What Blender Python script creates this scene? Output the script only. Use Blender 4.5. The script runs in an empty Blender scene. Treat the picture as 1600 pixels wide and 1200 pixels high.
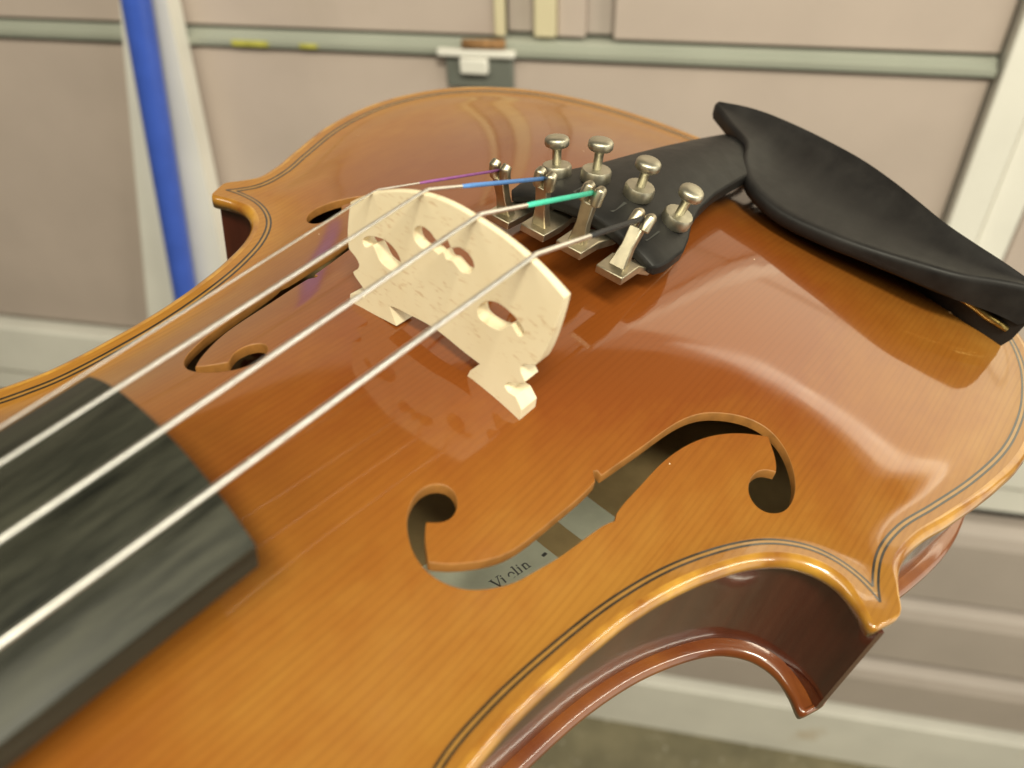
import bpy, math, random
import numpy as np
from mathutils import Matrix, Vector, geometry
random.seed(4); rng = np.random.default_rng(4)
S = bpy.context.scene
COL = S.collection

# ------------------------------------------------------------------ camera, light, exposure
cam = bpy.data.objects.new('camera', bpy.data.cameras.new('camera')); COL.objects.link(cam)
cam.matrix_world = Matrix(((0.98079, -0.10661, 0.16337, 0), (0.19338, 0.64152, -0.74233, 0), (-0.02566, 0.75966, 0.64982, 1.37), (0, 0, 0, 1)))
cam.data.sensor_width = 36; cam.data.lens = 28.48; cam.data.clip_start = 0.01; cam.data.clip_end = 60
cam.data.dof.use_dof = True; cam.data.dof.focus_distance = 0.178; cam.data.dof.aperture_fstop = 14
S.camera = cam
# the violin's pose in the garage (violin axes: x to the tail, y to the treble side, z out of the top; millimetres in the builders)
VIOLIN_ROT = ((0.45296, -0.87722, 0.15912), (0.88945, 0.45683, -0.01354), (-0.06081, 0.14766, 0.98717))
VIOLIN_LOC = (-0.04248, 0.11825, 1.25955)

W = bpy.data.worlds.new('World'); S.world = W; W.use_nodes = True
W.node_tree.nodes['Background'].inputs[0].default_value = (1.0, 0.88, 0.68, 1)
W.node_tree.nodes['Background'].inputs[1].default_value = 0.08

def area(name, loc, target, sx, sy, power, col, along):
    l = bpy.data.lights.new(name, 'AREA'); l.shape = 'RECTANGLE'; l.size = sx; l.size_y = sy; l.energy = power; l.color = col
    o = bpy.data.objects.new(name, l); COL.objects.link(o)
    z = (Vector(loc) - Vector(target)).normalized(); x = Vector(along); x = (x - z * x.dot(z)).normalized(); y = z.cross(x)
    m = Matrix((x, y, z)).transposed().to_4x4(); m.translation = Vector(loc); o.matrix_world = m
    return o
# daylight from the window row in the upper door, to the right; a broad source added on the right; the ceiling light behind the camera
area('door_window_light', (0.82, 0.685, 1.565), (0.80, 0.0, 1.50), 1.10, 0.42, 1.9, (1.0, 0.94, 0.66), (1, 0, 0))
area('door_window_light', (0.82, 0.680, 1.800), (0.70, 0.0, 1.40), 1.10, 0.045, 0.5, (1.0, 0.93, 0.72), (1, 0, 0))
area('side_fill_light', (1.50, -0.20, 0.95), (0.0, -0.10, 0.95), 1.5, 1.75, 11.0, (1.0, 0.95, 0.78), (0, 1, 0))  # added broad soft source for sheen on strings and ribs; no doorway there
area('string_fill_light', (1.40, -0.20, 2.20), (0.0, 0.05, 1.26), 1.2, 0.07, 11.0, (1.0, 0.95, 0.78), (0, 1, 0))  # added narrow lamp that whitens the strings; no tube known on the wall
area('behind_camera_light', (0.30, -0.58, 2.36), (0.0, 0.15, 1.26), 0.5, 0.22, 21.0, (1.0, 0.945, 0.74), (1, -.5, 0))
area('behind_camera_light', (-0.55, -0.75, 2.40), (-0.1, 0.65, 0.9), 1.2, 0.4, 11.0, (1.0, 0.945, 0.74), (1, -.3, 0))  # added fill lamp from behind left, aimed at the door

S.view_settings.view_transform = 'Standard'; S.view_settings.look = 'None'; S.view_settings.exposure = 0.05; S.view_settings.gamma = 1
S.render.engine = 'CYCLES'; S.cycles.max_bounces = 10

# ------------------------------------------------------------------ materials
def new_mat(name):
    m = bpy.data.materials.new(name); m.use_nodes = True
    nt = m.node_tree; return m, nt, nt.nodes['Principled BSDF']
def N(nt, typ, **kw):
    n = nt.nodes.new(typ)
    for k, v in kw.items():
        if k in n.inputs: n.inputs[k].default_value = v
        else: setattr(n, k, v)
    return n
def ramp(nt, fac, stops):
    r = nt.nodes.new('ShaderNodeValToRGB'); e = r.color_ramp.elements
    while len(e) < len(stops): e.new(0.5)
    for i, (p, c) in enumerate(stops):
        e[i].position = p; e[i].color = (*c, 1) if len(c) == 3 else c
    nt.links.new(fac, r.inputs[0]); return r.outputs[0]
def coords(nt, scale=(1, 1, 1), kind='Object'):
    tc = nt.nodes.new('ShaderNodeTexCoord'); mp = nt.nodes.new('ShaderNodeMapping'); mp.inputs['Scale'].default_value = scale
    nt.links.new(tc.outputs[kind], mp.inputs[0]); return mp.outputs[0]
def noise(nt, vec, scale=1.0, detail=4, rough=0.55):
    n = N(nt, 'ShaderNodeTexNoise', Scale=scale, Detail=detail, Roughness=rough); nt.links.new(vec, n.inputs['Vector']); return n.outputs[0]
def mix(nt, fac, a, b, mode='MIX'):
    m = nt.nodes.new('ShaderNodeMix'); m.data_type = 'RGBA'; m.blend_type = mode
    for s, v in ((m.inputs['Factor'], fac), (m.inputs['A'], a), (m.inputs['B'], b)):
        if isinstance(v, (int, float)): s.default_value = v
        elif isinstance(v, tuple): s.default_value = (*v, 1)
        else: nt.links.new(v, s)
    return m.outputs['Result']
def mth(nt, op, a, b=0.0):
    m = nt.nodes.new('ShaderNodeMath'); m.operation = op
    for i, v in enumerate((a, b)):
        if isinstance(v, (int, float)): m.inputs[i].default_value = v
        else: nt.links.new(v, m.inputs[i])
    return m.outputs[0]
def bump(nt, bs, h, strength, dist):
    b = N(nt, 'ShaderNodeBump', Strength=strength, Distance=dist); nt.links.new(h, b.inputs['Height']); nt.links.new(b.outputs[0], bs.inputs['Normal'])
    return b.outputs[0]

def simple(name, col, rough=0.5, metal=0.0, var=0.12, nscale=40, coat=0.0, bumpd=0.0):
    m, nt, b = new_mat(name)
    v = noise(nt, coords(nt), nscale, 5)
    c = ramp(nt, v, [(0.3, tuple(x * (1 - var) for x in col)), (0.7, tuple(min(1, x * (1 + var)) for x in col))])
    nt.links.new(c, b.inputs['Base Color']); b.inputs['Roughness'].default_value = rough; b.inputs['Metallic'].default_value = metal
    b.inputs['Coat Weight'].default_value = coat
    if bumpd: bump(nt, b, v, 0.5, bumpd)
    return m

def varnished_spruce():
    m, nt, b = new_mat('varnished_spruce')
    at = N(nt, 'ShaderNodeAttribute', attribute_name='rim')          # build-up of the red varnish: thick in the middle of the lower body, thin along the border and towards the neck
    big = noise(nt, coords(nt, (1, 1.4, 1)), 22, 3)
    f = mth(nt, 'ADD', mth(nt, 'DIVIDE', at.outputs['Fac'], 36.0), mth(nt, 'ADD', mth(nt, 'MULTIPLY', mth(nt, 'SUBTRACT', big, 0.5), 0.8), mth(nt, 'MULTIPLY', mth(nt, 'SUBTRACT', noise(nt, coords(nt, (1, 2.2, 1)), 110, 5, 0.65), 0.5), 0.55)))
    base = ramp(nt, f, [(0.05, (0.315, 0.142, 0.024)), (0.45, (0.262, 0.095, 0.014)), (1.0, (0.200, 0.054, 0.009))])
    # annual rings: lines along the violin
    warp = noise(nt, coords(nt, (5, 130, 0)), 1.0, 3)
    yv = N(nt, 'ShaderNodeSeparateXYZ'); nt.links.new(coords(nt), yv.inputs[0])
    ph = mth(nt, 'ADD', mth(nt, 'MULTIPLY', yv.outputs[1], 2 * math.pi / 0.00135), mth(nt, 'MULTIPLY', warp, 15.0))
    ring = mth(nt, 'POWER', mth(nt, 'ADD', mth(nt, 'MULTIPLY', mth(nt, 'SINE', ph), 0.5), 0.5), 3.0)
    amp = mth(nt, 'MULTIPLY', ring, noise(nt, coords(nt, (20, 90, 0)), 1.0, 2))
    base = mix(nt, mth(nt, 'MULTIPLY', amp, 0.27), base, (0.10, 0.026, 0.004))
    fib = noise(nt, coords(nt, (55, 2600, 0)), 1.0, 3)
    base = mix(nt, mth(nt, 'MULTIPLY', mth(nt, 'SUBTRACT', fib, 0.4), 0.35), base, (0.14, 0.038, 0.005))
    sp = N(nt, 'ShaderNodeTexVoronoi', Scale=170.0); nt.links.new(coords(nt), sp.inputs['Vector'])
    dust = mth(nt, 'LESS_THAN', sp.outputs['Distance'], 0.030)
    base = mix(nt, mth(nt, 'MULTIPLY', dust, mth(nt, 'GREATER_THAN', noise(nt, coords(nt), 60, 1), 0.62)), base, (0.75, 0.62, 0.42))
    nt.links.new(base, b.inputs['Base Color'])
    b.inputs['Roughness'].default_value = 0.4; b.inputs['Specular IOR Level'].default_value = 0.04
    b.inputs['Coat Weight'].default_value = 1.0; b.inputs['Coat IOR'].default_value = 1.62
    nt.links.new(ramp(nt, noise(nt, coords(nt), 90, 5), [(0.35, (0.05,) * 3), (0.75, (0.11,) * 3)]), b.inputs['Coat Roughness'])
    wav = mth(nt, 'ADD', mth(nt, 'MULTIPLY', noise(nt, coords(nt, (30, 160, 1)), 1.0, 2), 1.0), mth(nt, 'MULTIPLY', ring, 0.05))
    bp = N(nt, 'ShaderNodeBump', Strength=0.08, Distance=0.0003); nt.links.new(wav, bp.inputs['Height']); nt.links.new(bp.outputs[0], b.inputs['Coat Normal'])
    return m

def varnished(name, c0, c1, scale=(40, 40, 40), rough=0.3, coat_rough=0.07, ior=1.55):
    m, nt, b = new_mat(name)
    v = noise(nt, coords(nt, scale), 1.0, 5)
    nt.links.new(ramp(nt, v, [(0.3, c0), (0.7, c1)]), b.inputs['Base Color'])
    b.inputs['Roughness'].default_value = rough
    b.inputs['Coat Weight'].default_value = 1; b.inputs['Coat Roughness'].default_value = coat_rough; b.inputs['Coat IOR'].default_value = ior
    bump(nt, b, noise(nt, coords(nt, (150, 150, 150)), 1.0, 3), 0.15, 0.0003)
    return m

def ebony(name, streak, rough, dark=(0.006, 0.006, 0.006), light=(0.045, 0.038, 0.028), bmp=0.3):
    m, nt, b = new_mat(name)
    v = noise(nt, coords(nt, streak), 1.0, 6, 0.65)
    v2 = noise(nt, coords(nt, (4, 220, 220)), 1.0, 3)
    vv = mth(nt, 'ADD', mth(nt, 'MULTIPLY', v, 0.55), mth(nt, 'MULTIPLY', v2, 0.45))
    nt.links.new(ramp(nt, vv, [(0.34, dark), (0.68, light)]), b.inputs['Base Color'])
    nt.links.new(ramp(nt, v, [(0.3, (rough - 0.08,) * 3), (0.7, (rough + 0.1,) * 3)]), b.inputs['Roughness'])
    b.inputs['Specular IOR Level'].default_value = 0.24
    if bmp: bump(nt, b, v, bmp, 0.0002)
    return m

def maple_bridge():
    m, nt, b = new_mat('bridge_maple')
    v = noise(nt, coords(nt, (300, 60, 40)), 1.0, 4)
    base = ramp(nt, v, [(0.3, (0.78, 0.67, 0.46)), (0.7, (0.84, 0.75, 0.55))])
    fl = noise(nt, coords(nt, (200, 420, 1700)), 1.0, 2)                # short brown medullary flecks
    cl = noise(nt, coords(nt), 130, 2)
    fm = mth(nt, 'MULTIPLY', ramp(nt, fl, [(0.58, (0, 0, 0)), (0.68, (1, 1, 1))]), ramp(nt, cl, [(0.42, (0, 0, 0)), (0.6, (1, 1, 1))]))
    base = mix(nt, mth(nt, 'MULTIPLY', fm, 0.42), base, (0.46, 0.24, 0.08))
    nt.links.new(base, b.inputs['Base Color']); b.inputs['Roughness'].default_value = 0.55
    bump(nt, b, v, 0.2, 0.0002)
    return m

def painted(name, col, stain=(0.35, 0.2, 0.06), amount=0.5, rough=0.45, sscale=3.0, thresh=0.62, var=0.06):
    m, nt, b = new_mat(name)
    v = noise(nt, coords(nt), 9, 6)
    base = ramp(nt, v, [(0.3, tuple(x * (1 - var) for x in col)), (0.7, tuple(x * (1 + var) for x in col))])
    s = ramp(nt, noise(nt, coords(nt, (1, 1, 0.8)), sscale, 6, 0.7), [(thresh, (0, 0, 0)), (thresh + 0.14, (1, 1, 1))])
    base = mix(nt, mth(nt, 'MULTIPLY', s, amount), base, stain)
    nt.links.new(base, b.inputs['Base Color']); b.inputs['Roughness'].default_value = rough
    bump(nt, b, noise(nt, coords(nt), 220, 3), 0.12, 0.001)
    return m

def concrete():
    m, nt, b = new_mat('concrete')
    v = noise(nt, coords(nt), 7, 8, 0.65); s = noise(nt, coords(nt), 60, 5)
    c = ramp(nt, v, [(0.3, (0.13, 0.115, 0.07)), (0.6, (0.24, 0.21, 0.13)), (0.8, (0.33, 0.30, 0.21))])
    c = mix(nt, mth(nt, 'MULTIPLY', ramp(nt, s, [(0.62, (0, 0, 0)), (0.7, (1, 1, 1))]), 0.7), c, (0.5, 0.47, 0.38))
    nt.links.new(c, b.inputs['Base Color']); b.inputs['Roughness'].default_value = 0.8
    bump(nt, b, s, 0.4, 0.004)
    return m

SPRUCE = varnished_spruce()
EDGE = varnished('worn_edge_varnish', (0.22, 0.070, 0.008), (0.52, 0.27, 0.035), (110, 110, 110))
BARE = simple('bare_spruce', (0.50, 0.36, 0.17), 0.7, nscale=120)
FCUT = simple('sound_hole_cut', (0.30, 0.13, 0.03), 0.5, var=0.2, nscale=350)
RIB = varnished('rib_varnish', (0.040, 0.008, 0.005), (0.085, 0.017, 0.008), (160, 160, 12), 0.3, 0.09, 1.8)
BACKV = varnished('back_varnish', (0.13, 0.030, 0.008), (0.26, 0.085, 0.014), (60, 20, 20))
PURF = simple('purfling_black', (0.022, 0.017, 0.012), 0.35, nscale=300, var=0.5, coat=1)
PURFL = simple('purfling_pale', (0.30, 0.15, 0.03), 0.35, nscale=300, coat=1)
FBM = ebony('fingerboard_ebony', (9, 700, 700), 0.40, (0.006, 0.007, 0.006), (0.055, 0.055, 0.040), bmp=0)
BLACK = ebony('chin_rest_black', (120, 120, 120), 0.5, (0.010, 0.009, 0.009), (0.020, 0.018, 0.017))
TPM = ebony('tailpiece_black', (150, 150, 150), 0.5, (0.010, 0.010, 0.010), (0.022, 0.020, 0.018))
NICKEL = simple('nickel', (0.52, 0.49, 0.39), 0.42, 1.0, nscale=300, var=0.18)
NICKEL2 = simple('worn_nickel', (0.50, 0.45, 0.34), 0.38, 1.0, nscale=300, var=0.2)
BRASS = simple('old_brass', (0.42, 0.30, 0.10), 0.35, 1.0, nscale=400, var=0.3)
STEEL = simple('string_steel', (0.85, 0.83, 0.79), 0.33, 1.0, nscale=500, var=0.1)
MAPLE = maple_bridge()
NECKM = varnished('neck_maple', (0.45, 0.25, 0.09), (0.55, 0.33, 0.13), (20, 60, 60), 0.4)
SILK = [simple('silk_purple', (0.26, 0.08, 0.28), 0.6, nscale=900), simple('silk_blue', (0.09, 0.24, 0.60), 0.6, nscale=900),
        simple('silk_teal', (0.06, 0.60, 0.42), 0.6, nscale=900), simple('silk_black', (0.02, 0.02, 0.022), 0.6, nscale=900)]
PAPER = simple('label_paper', (0.80, 0.82, 0.66), 0.8, nscale=200, var=0.06)
INK = simple('label_ink', (0.09, 0.09, 0.085), 0.8, nscale=400)
CORK = simple('cork', (0.36, 0.22, 0.10), 0.85, nscale=300, var=0.4)
DOOR = painted('door_panel_paint', (0.57, 0.475, 0.425), (0.44, 0.37, 0.29), 0.35, sscale=2.2, thresh=0.6)
SLAT = painted('door_slat_paint', (0.52, 0.45, 0.41), (0.3, 0.26, 0.2), 0.3)
WHITE = painted('white_paint', (0.86, 0.84, 0.78), (0.55, 0.36, 0.14), 0.7, sscale=5, thresh=0.66)
CREAM = painted('cream_trim', (0.74, 0.66, 0.45), (0.5, 0.36, 0.12), 0.6, sscale=9, thresh=0.55)
ALU = painted('rail_metal', (0.42, 0.44, 0.38), (0.55, 0.52, 0.12), 0.7, 0.35, sscale=6, thresh=0.68)
GAP = simple('door_gap_dark', (0.045, 0.045, 0.04), 0.7)
HINGE = painted('hinge_grey', (0.17, 0.18, 0.16), (0.3, 0.15, 0.05), 0.4, 0.4)
RUST = simple('rust', (0.32, 0.17, 0.07), 0.8, var=0.4, nscale=200)
YELLOW = simple('yellow_paint', (0.55, 0.52, 0.10), 0.6, var=0.3, nscale=90)
BLUE = simple('blue_plastic', (0.055, 0.125, 0.60), 0.32, var=0.08)
BRIST = simple('bristle', (0.10, 0.09, 0.07), 0.8)
CONC = concrete()

# ------------------------------------------------------------------ helpers
def empty(name, loc=(0, 0, 0), rot=None):
    e = bpy.data.objects.new(name, None); COL.objects.link(e); e.empty_display_size = 0.05
    m = Matrix.Identity(4) if rot is None else Matrix(rot).to_4x4(); m.translation = Vector(loc); e.matrix_world = m
    return e
def tag(o, label=None, cat=None, group=None, kind=None):
    for k, v in (('label', label), ('category', cat), ('group', group), ('kind', kind)):
        if v: o[k] = v
    return o
def mk(name, verts, faces, mats, parent=None, smooth=True, idx=None, normals=None, scale=0.001, sharp=None, bevel=None):
    me = bpy.data.meshes.new(name)
    v = np.asarray(verts, float) * scale
    me.from_pydata(v.tolist(), [], [tuple(int(i) for i in f) for f in faces])
    for m in (mats if isinstance(mats, (list, tuple)) else [mats]): me.materials.append(m)
    if idx is not None: me.polygons.foreach_set('material_index', np.asarray(idx, np.int32))
    me.polygons.foreach_set('use_smooth', [smooth] * len(me.polygons))
    me.validate(); me.update()
    if sharp is not None: me.set_sharp_from_angle(angle=math.radians(sharp))
    if normals is not None: me.normals_split_custom_set_from_vertices([tuple(n) for n in normals])
    o = bpy.data.objects.new(name, me); COL.objects.link(o); o.parent = parent
    if bevel:
        b = o.modifiers.new('bevel', 'BEVEL'); b.width = bevel; b.segments = 2; b.limit_method = 'ANGLE'; b.angle_limit = math.radians(40)
        b.harden_normals = False
    return o
class MB:
    def __init__(s): s.v = []; s.f = []; s.i = []
    def add(s, v, f, i=0):
        o = len(s.v); s.v += [tuple(p) for p in v]; s.f += [tuple(a + o for a in q) for q in f]; s.i += [i] * len(f); return s
    def box(s, lo, hi, i=0):
        x0, y0, z0 = lo; x1, y1, z1 = hi
        return s.add([(x0, y0, z0), (x1, y0, z0), (x1, y1, z0), (x0, y1, z0), (x0, y0, z1), (x1, y0, z1), (x1, y1, z1), (x0, y1, z1)],
                     [(3, 2, 1, 0), (4, 5, 6, 7), (0, 1, 5, 4), (1, 2, 6, 5), (2, 3, 7, 6), (3, 0, 4, 7)], i)
    def loft(s, rings, caps=True, i=0, closed=True):
        n = len(rings[0]); v = [p for r in rings for p in r]; f = []
        for a in range(len(rings) - 1):
            for b in range(n if closed else n - 1):
                c = (b + 1) % n; f.append((a * n + b, a * n + c, (a + 1) * n + c, (a + 1) * n + b))
        if caps: f += [tuple(range(n))[::-1], tuple((len(rings) - 1) * n + k for k in range(n))]
        return s.add(v, f, i)
    def tube(s, path, rad, n=10, i=0):
        P = [Vector(p) for p in path]; R = rad if isinstance(rad, (list, tuple)) else [rad] * len(P); rings = []; up = None
        for k, p in enumerate(P):
            t = (P[min(k + 1, len(P) - 1)] - P[max(k - 1, 0)]).normalized()
            if up is None: up = Vector((0, 0, 1)) if abs(t.z) < 0.9 else Vector((1, 0, 0))
            a = t.cross(up).normalized(); up = a.cross(t).normalized()
            rings.append([tuple(p + a * R[k] * math.cos(q) + up * R[k] * math.sin(q)) for q in [2 * math.pi * j / n for j in range(n)]])
        return s.loft(rings, True, i)
    def lathe(s, base, axis, prof, n=24, i=0, knurl=0.0):
        b = Vector(base); t = Vector(axis).normalized(); a = t.orthogonal().normalized(); c = t.cross(a); rings = []
        for r, h in prof:
            rings.append([tuple(b + t * h + (a * math.cos(q) + c * math.sin(q)) * r * (1 + (knurl if (j % 2) else -knurl)))
                          for j, q in enumerate([2 * math.pi * j / n for j in range(n)])])
        return s.loft(rings, True, i)
    def build(s, name, mats, parent=None, **kw): return mk(name, s.v, s.f, mats, parent, idx=s.i if isinstance(mats, (list, tuple)) else None, **kw)

# ------------------------------------------------------------------ the violin's plan and arching (millimetres)
def spl(pts, step=1.0):
    P = np.array(pts, float); P = np.vstack([2 * P[0] - P[1], P, 2 * P[-1] - P[-2]]); out = []
    for i in range(1, len(P) - 2):
        p0, p1, p2, p3 = P[i - 1:i + 3]; t = [0]
        for a, b in ((p0, p1), (p1, p2), (p2, p3)): t.append(t[-1] + max(np.linalg.norm(b - a), 1e-6) ** .5)
        t0, t1, t2, t3 = t; n = max(1, int(round(np.linalg.norm(p2 - p1) / step)))
        for s in np.linspace(t1, t2, n, endpoint=False):
            A1 = (t1 - s) / (t1 - t0) * p0 + (s - t0) / (t1 - t0) * p1; A2 = (t2 - s) / (t2 - t1) * p1 + (s - t1) / (t2 - t1) * p2
            A3 = (t3 - s) / (t3 - t2) * p2 + (s - t2) / (t3 - t2) * p3
            B1 = (t2 - s) / (t2 - t0) * A1 + (s - t0) / (t2 - t0) * A2; B2 = (t3 - s) / (t3 - t1) * A2 + (s - t1) / (t3 - t1) * A3
            out.append((t2 - s) / (t2 - t1) * B1 + (s - t1) / (t2 - t1) * B2)
    out.append(P[-2]); return np.array(out)
LOW = [(20.7, 95.5), (23.5, 94.4), (28, 93.2), (36, 94.4), (46.5, 98.3), (65, 104.6), (83.7, 107.3), (100.3, 106.2), (115.8, 101.8), (130.4, 93.2), (143.5, 79.5), (153, 61), (158.2, 41), (160.3, 20), (160.6, 0), (160, -18), (157.4, -38), (151.5, -57), (142.5, -75), (131.5, -89), (118.5, -97), (102, -101.4), (88.3, -102.4), (77.4, -101.7), (62.8, -98.6), (48.9, -94.3), (39, -91), (31.4, -90.2), (25, -91.6), (20.2, -93.7)]
CBS = [(13.4, -90.6), (16.6, -86.8), (18.4, -82.5), (18.2, -77.6), (15.5, -72.7), (10.8, -68.5), (-.9, -62.2), (-14, -58), (-28.5, -55.4), (-41.9, -54), (-52, -54.2), (-60, -56.5), (-67, -61.5), (-71.5, -68), (-73, -76)]
UPB = [(-80, -79.6), (-84, -78.3), (-89, -77.3), (-97, -77.8), (-110, -80.5), (-125, -82.5), (-140, -81.5), (-155, -76.5), (-170, -66), (-182, -51), (-190, -33), (-194, -15), (-195, 1.5), (-194, 18), (-190, 36), (-182, 54), (-170, 69), (-155, 79.5), (-140, 84.5), (-125, 85.5), (-110, 83.5), (-97, 80.8), (-89, 80.3), (-84, 81.3), (-80, 82.6)]
CTR = [(-73, 79), (-71.5, 71), (-67, 66), (-60, 62), (-52, 60.2), (-47, 59.7), (-36, 60.1), (-23.5, 61.5), (-10.7, 64.2), (0, 67.5), (9.1, 71.8), (14.5, 76.5), (16.8, 82), (16.4, 87.5), (14, 92.4)]
ARCS = [spl(a) for a in (LOW, CBS, UPB, CTR)]
def close_outline():           # join the bouts with blunt, worn corner tips
    pts = []; w = []
    for k in range(4):
        a = ARCS[k]; b = ARCS[(k + 1) % 4][0]; pts += list(a); w += [0.0] * len(a)
        n = int(np.linalg.norm(b - a[-1]) / 0.8)
        for j in range(1, n): pts.append(a[-1] + (b - a[-1]) * j / n); w.append(1.0)
    P = np.array(pts); w = np.array(w)
    for _ in range(3): w = np.maximum(w, np.maximum(np.roll(w, 1), np.roll(w, -1)))
    for _ in range(3): P = P + w[:, None] * .5 * ((np.roll(P, 1, 0) + np.roll(P, -1, 0)) / 2 - P)
    for _ in range(6): w = np.maximum(w, .93 * np.maximum(np.roll(w, 1), np.roll(w, -1)))
    for _ in range(4): w = (np.roll(w, 1) + 2 * w + np.roll(w, -1)) / 4
    return P, 1 - .78 * w
OUT, TIP = close_outline()          # TIP: how far the edge profile may reach in, less at the narrow tips
def in_normals(P):
    t = np.roll(P, -1, 0) - np.roll(P, 1, 0); t /= np.linalg.norm(t, axis=1)[:, None]
    n = np.stack([-t[:, 1], t[:, 0]], 1)
    a = np.sum(P[:, 0] * np.roll(P[:, 1], -1) - np.roll(P[:, 0], -1) * P[:, 1])
    return n if a > 0 else -n
def inside(X, Y, P):
    c = np.zeros(X.shape, bool); Q = np.roll(P, -1, 0)
    for (a, b), (cx, d) in zip(P, Q):
        if b != d: c ^= ((b > Y) != (d > Y)) & (X < (cx - a) * (Y - b) / (d - b) + a)
    return c
def edge_dist(X, Y, P):
    D = np.full(X.shape, 1e9)
    for a, b in zip(P, np.roll(P, -1, 0)):
        d = b - a; L = d @ d
        if L < 1e-12: continue
        t = np.clip(((X - a[0]) * d[0] + (Y - a[1]) * d[1]) / L, 0, 1)
        np.minimum(D, (X - a[0] - t * d[0]) ** 2 + (Y - a[1] - t * d[1]) ** 2, out=D)
    return np.sqrt(D)
gx = np.arange(-200, 166, 1.0); gy = np.arange(-108, 114, 1.0)
def blur(a, n):
    for _ in range(n):
        a = np.pad(a, 1, mode='edge'); a = (a[:-2] + 2 * a[1:-1] + a[2:]) / 4; a = (a[:, :-2] + 2 * a[:, 1:-1] + a[:, 2:]) / 4
    return a
def arching():
    X, Y = np.meshgrid(gx, gy, indexing='ij'); ins = inside(X, Y, OUT); dist = edge_dist(X, Y, OUT) * np.where(ins, 1, -1); m = dist > 5
    def relax(u, m, h, n, w):
        I, J = np.indices(u.shape)
        for _ in range(n):
            for par in (0, 1):
                k = ((I + J) % 2 == par) & m
                s = np.zeros_like(u); s[1:-1, 1:-1] = u[2:, 1:-1] + u[:-2, 1:-1] + u[1:-1, 2:] + u[1:-1, :-2]
                u[k] += w * ((s[k] + h * h) / 4 - u[k])
        return u
    mc = m[::4, ::4]; uc = relax(np.zeros(mc.shape), mc, 4.0, 150, 1.9)
    u = relax(np.kron(uc, np.ones((4, 4)))[:X.shape[0], :X.shape[1]] * m, m, 1.0, 120, 1.6)
    c = u.max(axis=1); c = np.maximum(np.convolve(np.pad(c, 12, mode='edge'), np.ones(25) / 25, 'valid'), 60)
    s = np.sqrt(1 - np.clip(u / c[:, None], 0, 1)); ex = 1.2 + .35 * np.exp(-((gx + 15) / 60) ** 2)
    g = .5 * (1 + np.cos(np.pi * s ** ex[:, None]))
    h = .5 * (1 + np.cos(np.pi * np.clip(np.abs(gx + 17) / 172., 0, 1) ** 2.5))
    z = 15.2 * h[:, None] * g - .7 * np.exp(-((np.clip(dist, 0, 60) - 7) / 3.5) ** 2)
    return blur(z, 6), dist
ZG, DG = arching()
GXX, GYY = np.gradient(ZG)
def look(A, x, y):
    x = np.asarray(x, float); y = np.asarray(y, float)
    i = np.clip(x - gx[0], 0, len(gx) - 1.001); j = np.clip(y - gy[0], 0, len(gy) - 1.001); a = i.astype(int); b = j.astype(int); p = i - a; q = j - b
    return A[a, b] * (1 - p) * (1 - q) + A[a + 1, b] * p * (1 - q) + A[a, b + 1] * (1 - p) * q + A[a + 1, b + 1] * p * q
def top_z(x, y): return look(ZG, x, y)
def top_n(x, y):
    n = np.stack([-look(GXX, x, y), -look(GYY, x, y), np.ones(np.shape(x))], -1); return n / np.linalg.norm(n, axis=-1)[..., None]
FH = [(-31.8, -22.0), (-34.1, -24.6), (-35.3, -27.3), (-35.3, -30.3), (-34.2, -32.9), (-32.0, -35.7), (-28.1, -38.3), (-24.4, -40.1), (-19.9, -41.2), (-15.2, -42.4), (-8.5, -43.5), (-2.5, -44.7), (-1.5, -45.3), (-0.2, -44.7), (1.2, -44.5), (8.2, -44.7), (14.5, -44.9), (20.9, -46.0), (26.4, -47.9), (31.0, -50.5), (34.9, -53.7), (37.9, -57.0), (36.2, -59.0), (34.2, -61.2), (32.2, -62.1), (31.6, -60.7), (30.3, -59.5), (28.0, -58.9), (25.6, -59.1), (24.0, -60.0), (22.8, -61.3), (22.4, -63.2), (22.7, -64.9), (23.9, -66.4), (25.8, -67.8), (28.3, -68.0), (31.3, -67.3), (33.6, -66.2), (35.9, -64.3), (38.4, -61.3), (39.6, -57.9), (39.4, -54.6), (37.5, -50.8), (34.6, -47.6), (31.1, -44.8), (26.7, -42.8), (21.3, -41.5), (14.7, -40.5), (8.7, -39.5), (2.7, -38.5), (2.7, -37.5), (1.9, -37.0), (0.7, -38.4), (-0.7, -38.5), (-5.4, -38.2), (-11.1, -37.6), (-16.6, -37.1), (-21.6, -36.3), (-25.6, -34.8), (-29.0, -32.9), (-32.1, -30.9), (-33.9, -29.2), (-32.8, -27.6), (-31.2, -25.7), (-29.9, -24.8), (-29.1, -25.2), (-28.3, -26.3), (-26.7, -27.0), (-24.7, -26.9), (-22.8, -25.7), (-21.9, -24.1), (-22.4, -22.3), (-23.7, -21.0), (-26.1, -20.2), (-29.0, -20.5)]
def f_outline(side):
    brk = [0, 12, 13, 21, 24, 49, 50, 51, 52, 61, 64]; P = np.array(FH)       # corners of the cut (notches and wing tips) stay sharp
    Q = np.roll(P, -12, 0); b = sorted((k - 12) % len(P) for k in brk if k)[:] + [len(P)]; Q = np.vstack([Q, Q[:1]])
    segs = [spl(Q[i:j + 1], 0.6)[:-1] for i, j in zip(b[:-1], b[1:])]
    R = np.vstack(segs); lens = [len(g) for g in segs]; hold = np.zeros(len(R), bool); hold[np.cumsum([0] + lens[:-1])] = True
    for _ in range(14): R = np.where(hold[:, None], R, R + .5 * ((np.roll(R, 1, 0) + np.roll(R, -1, 0)) / 2 - R))     # even out the knife line
    R = R if side < 0 else R * np.array([1, -1])
    return R
FB_, FT_ = f_outline(-1), f_outline(1)

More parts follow.
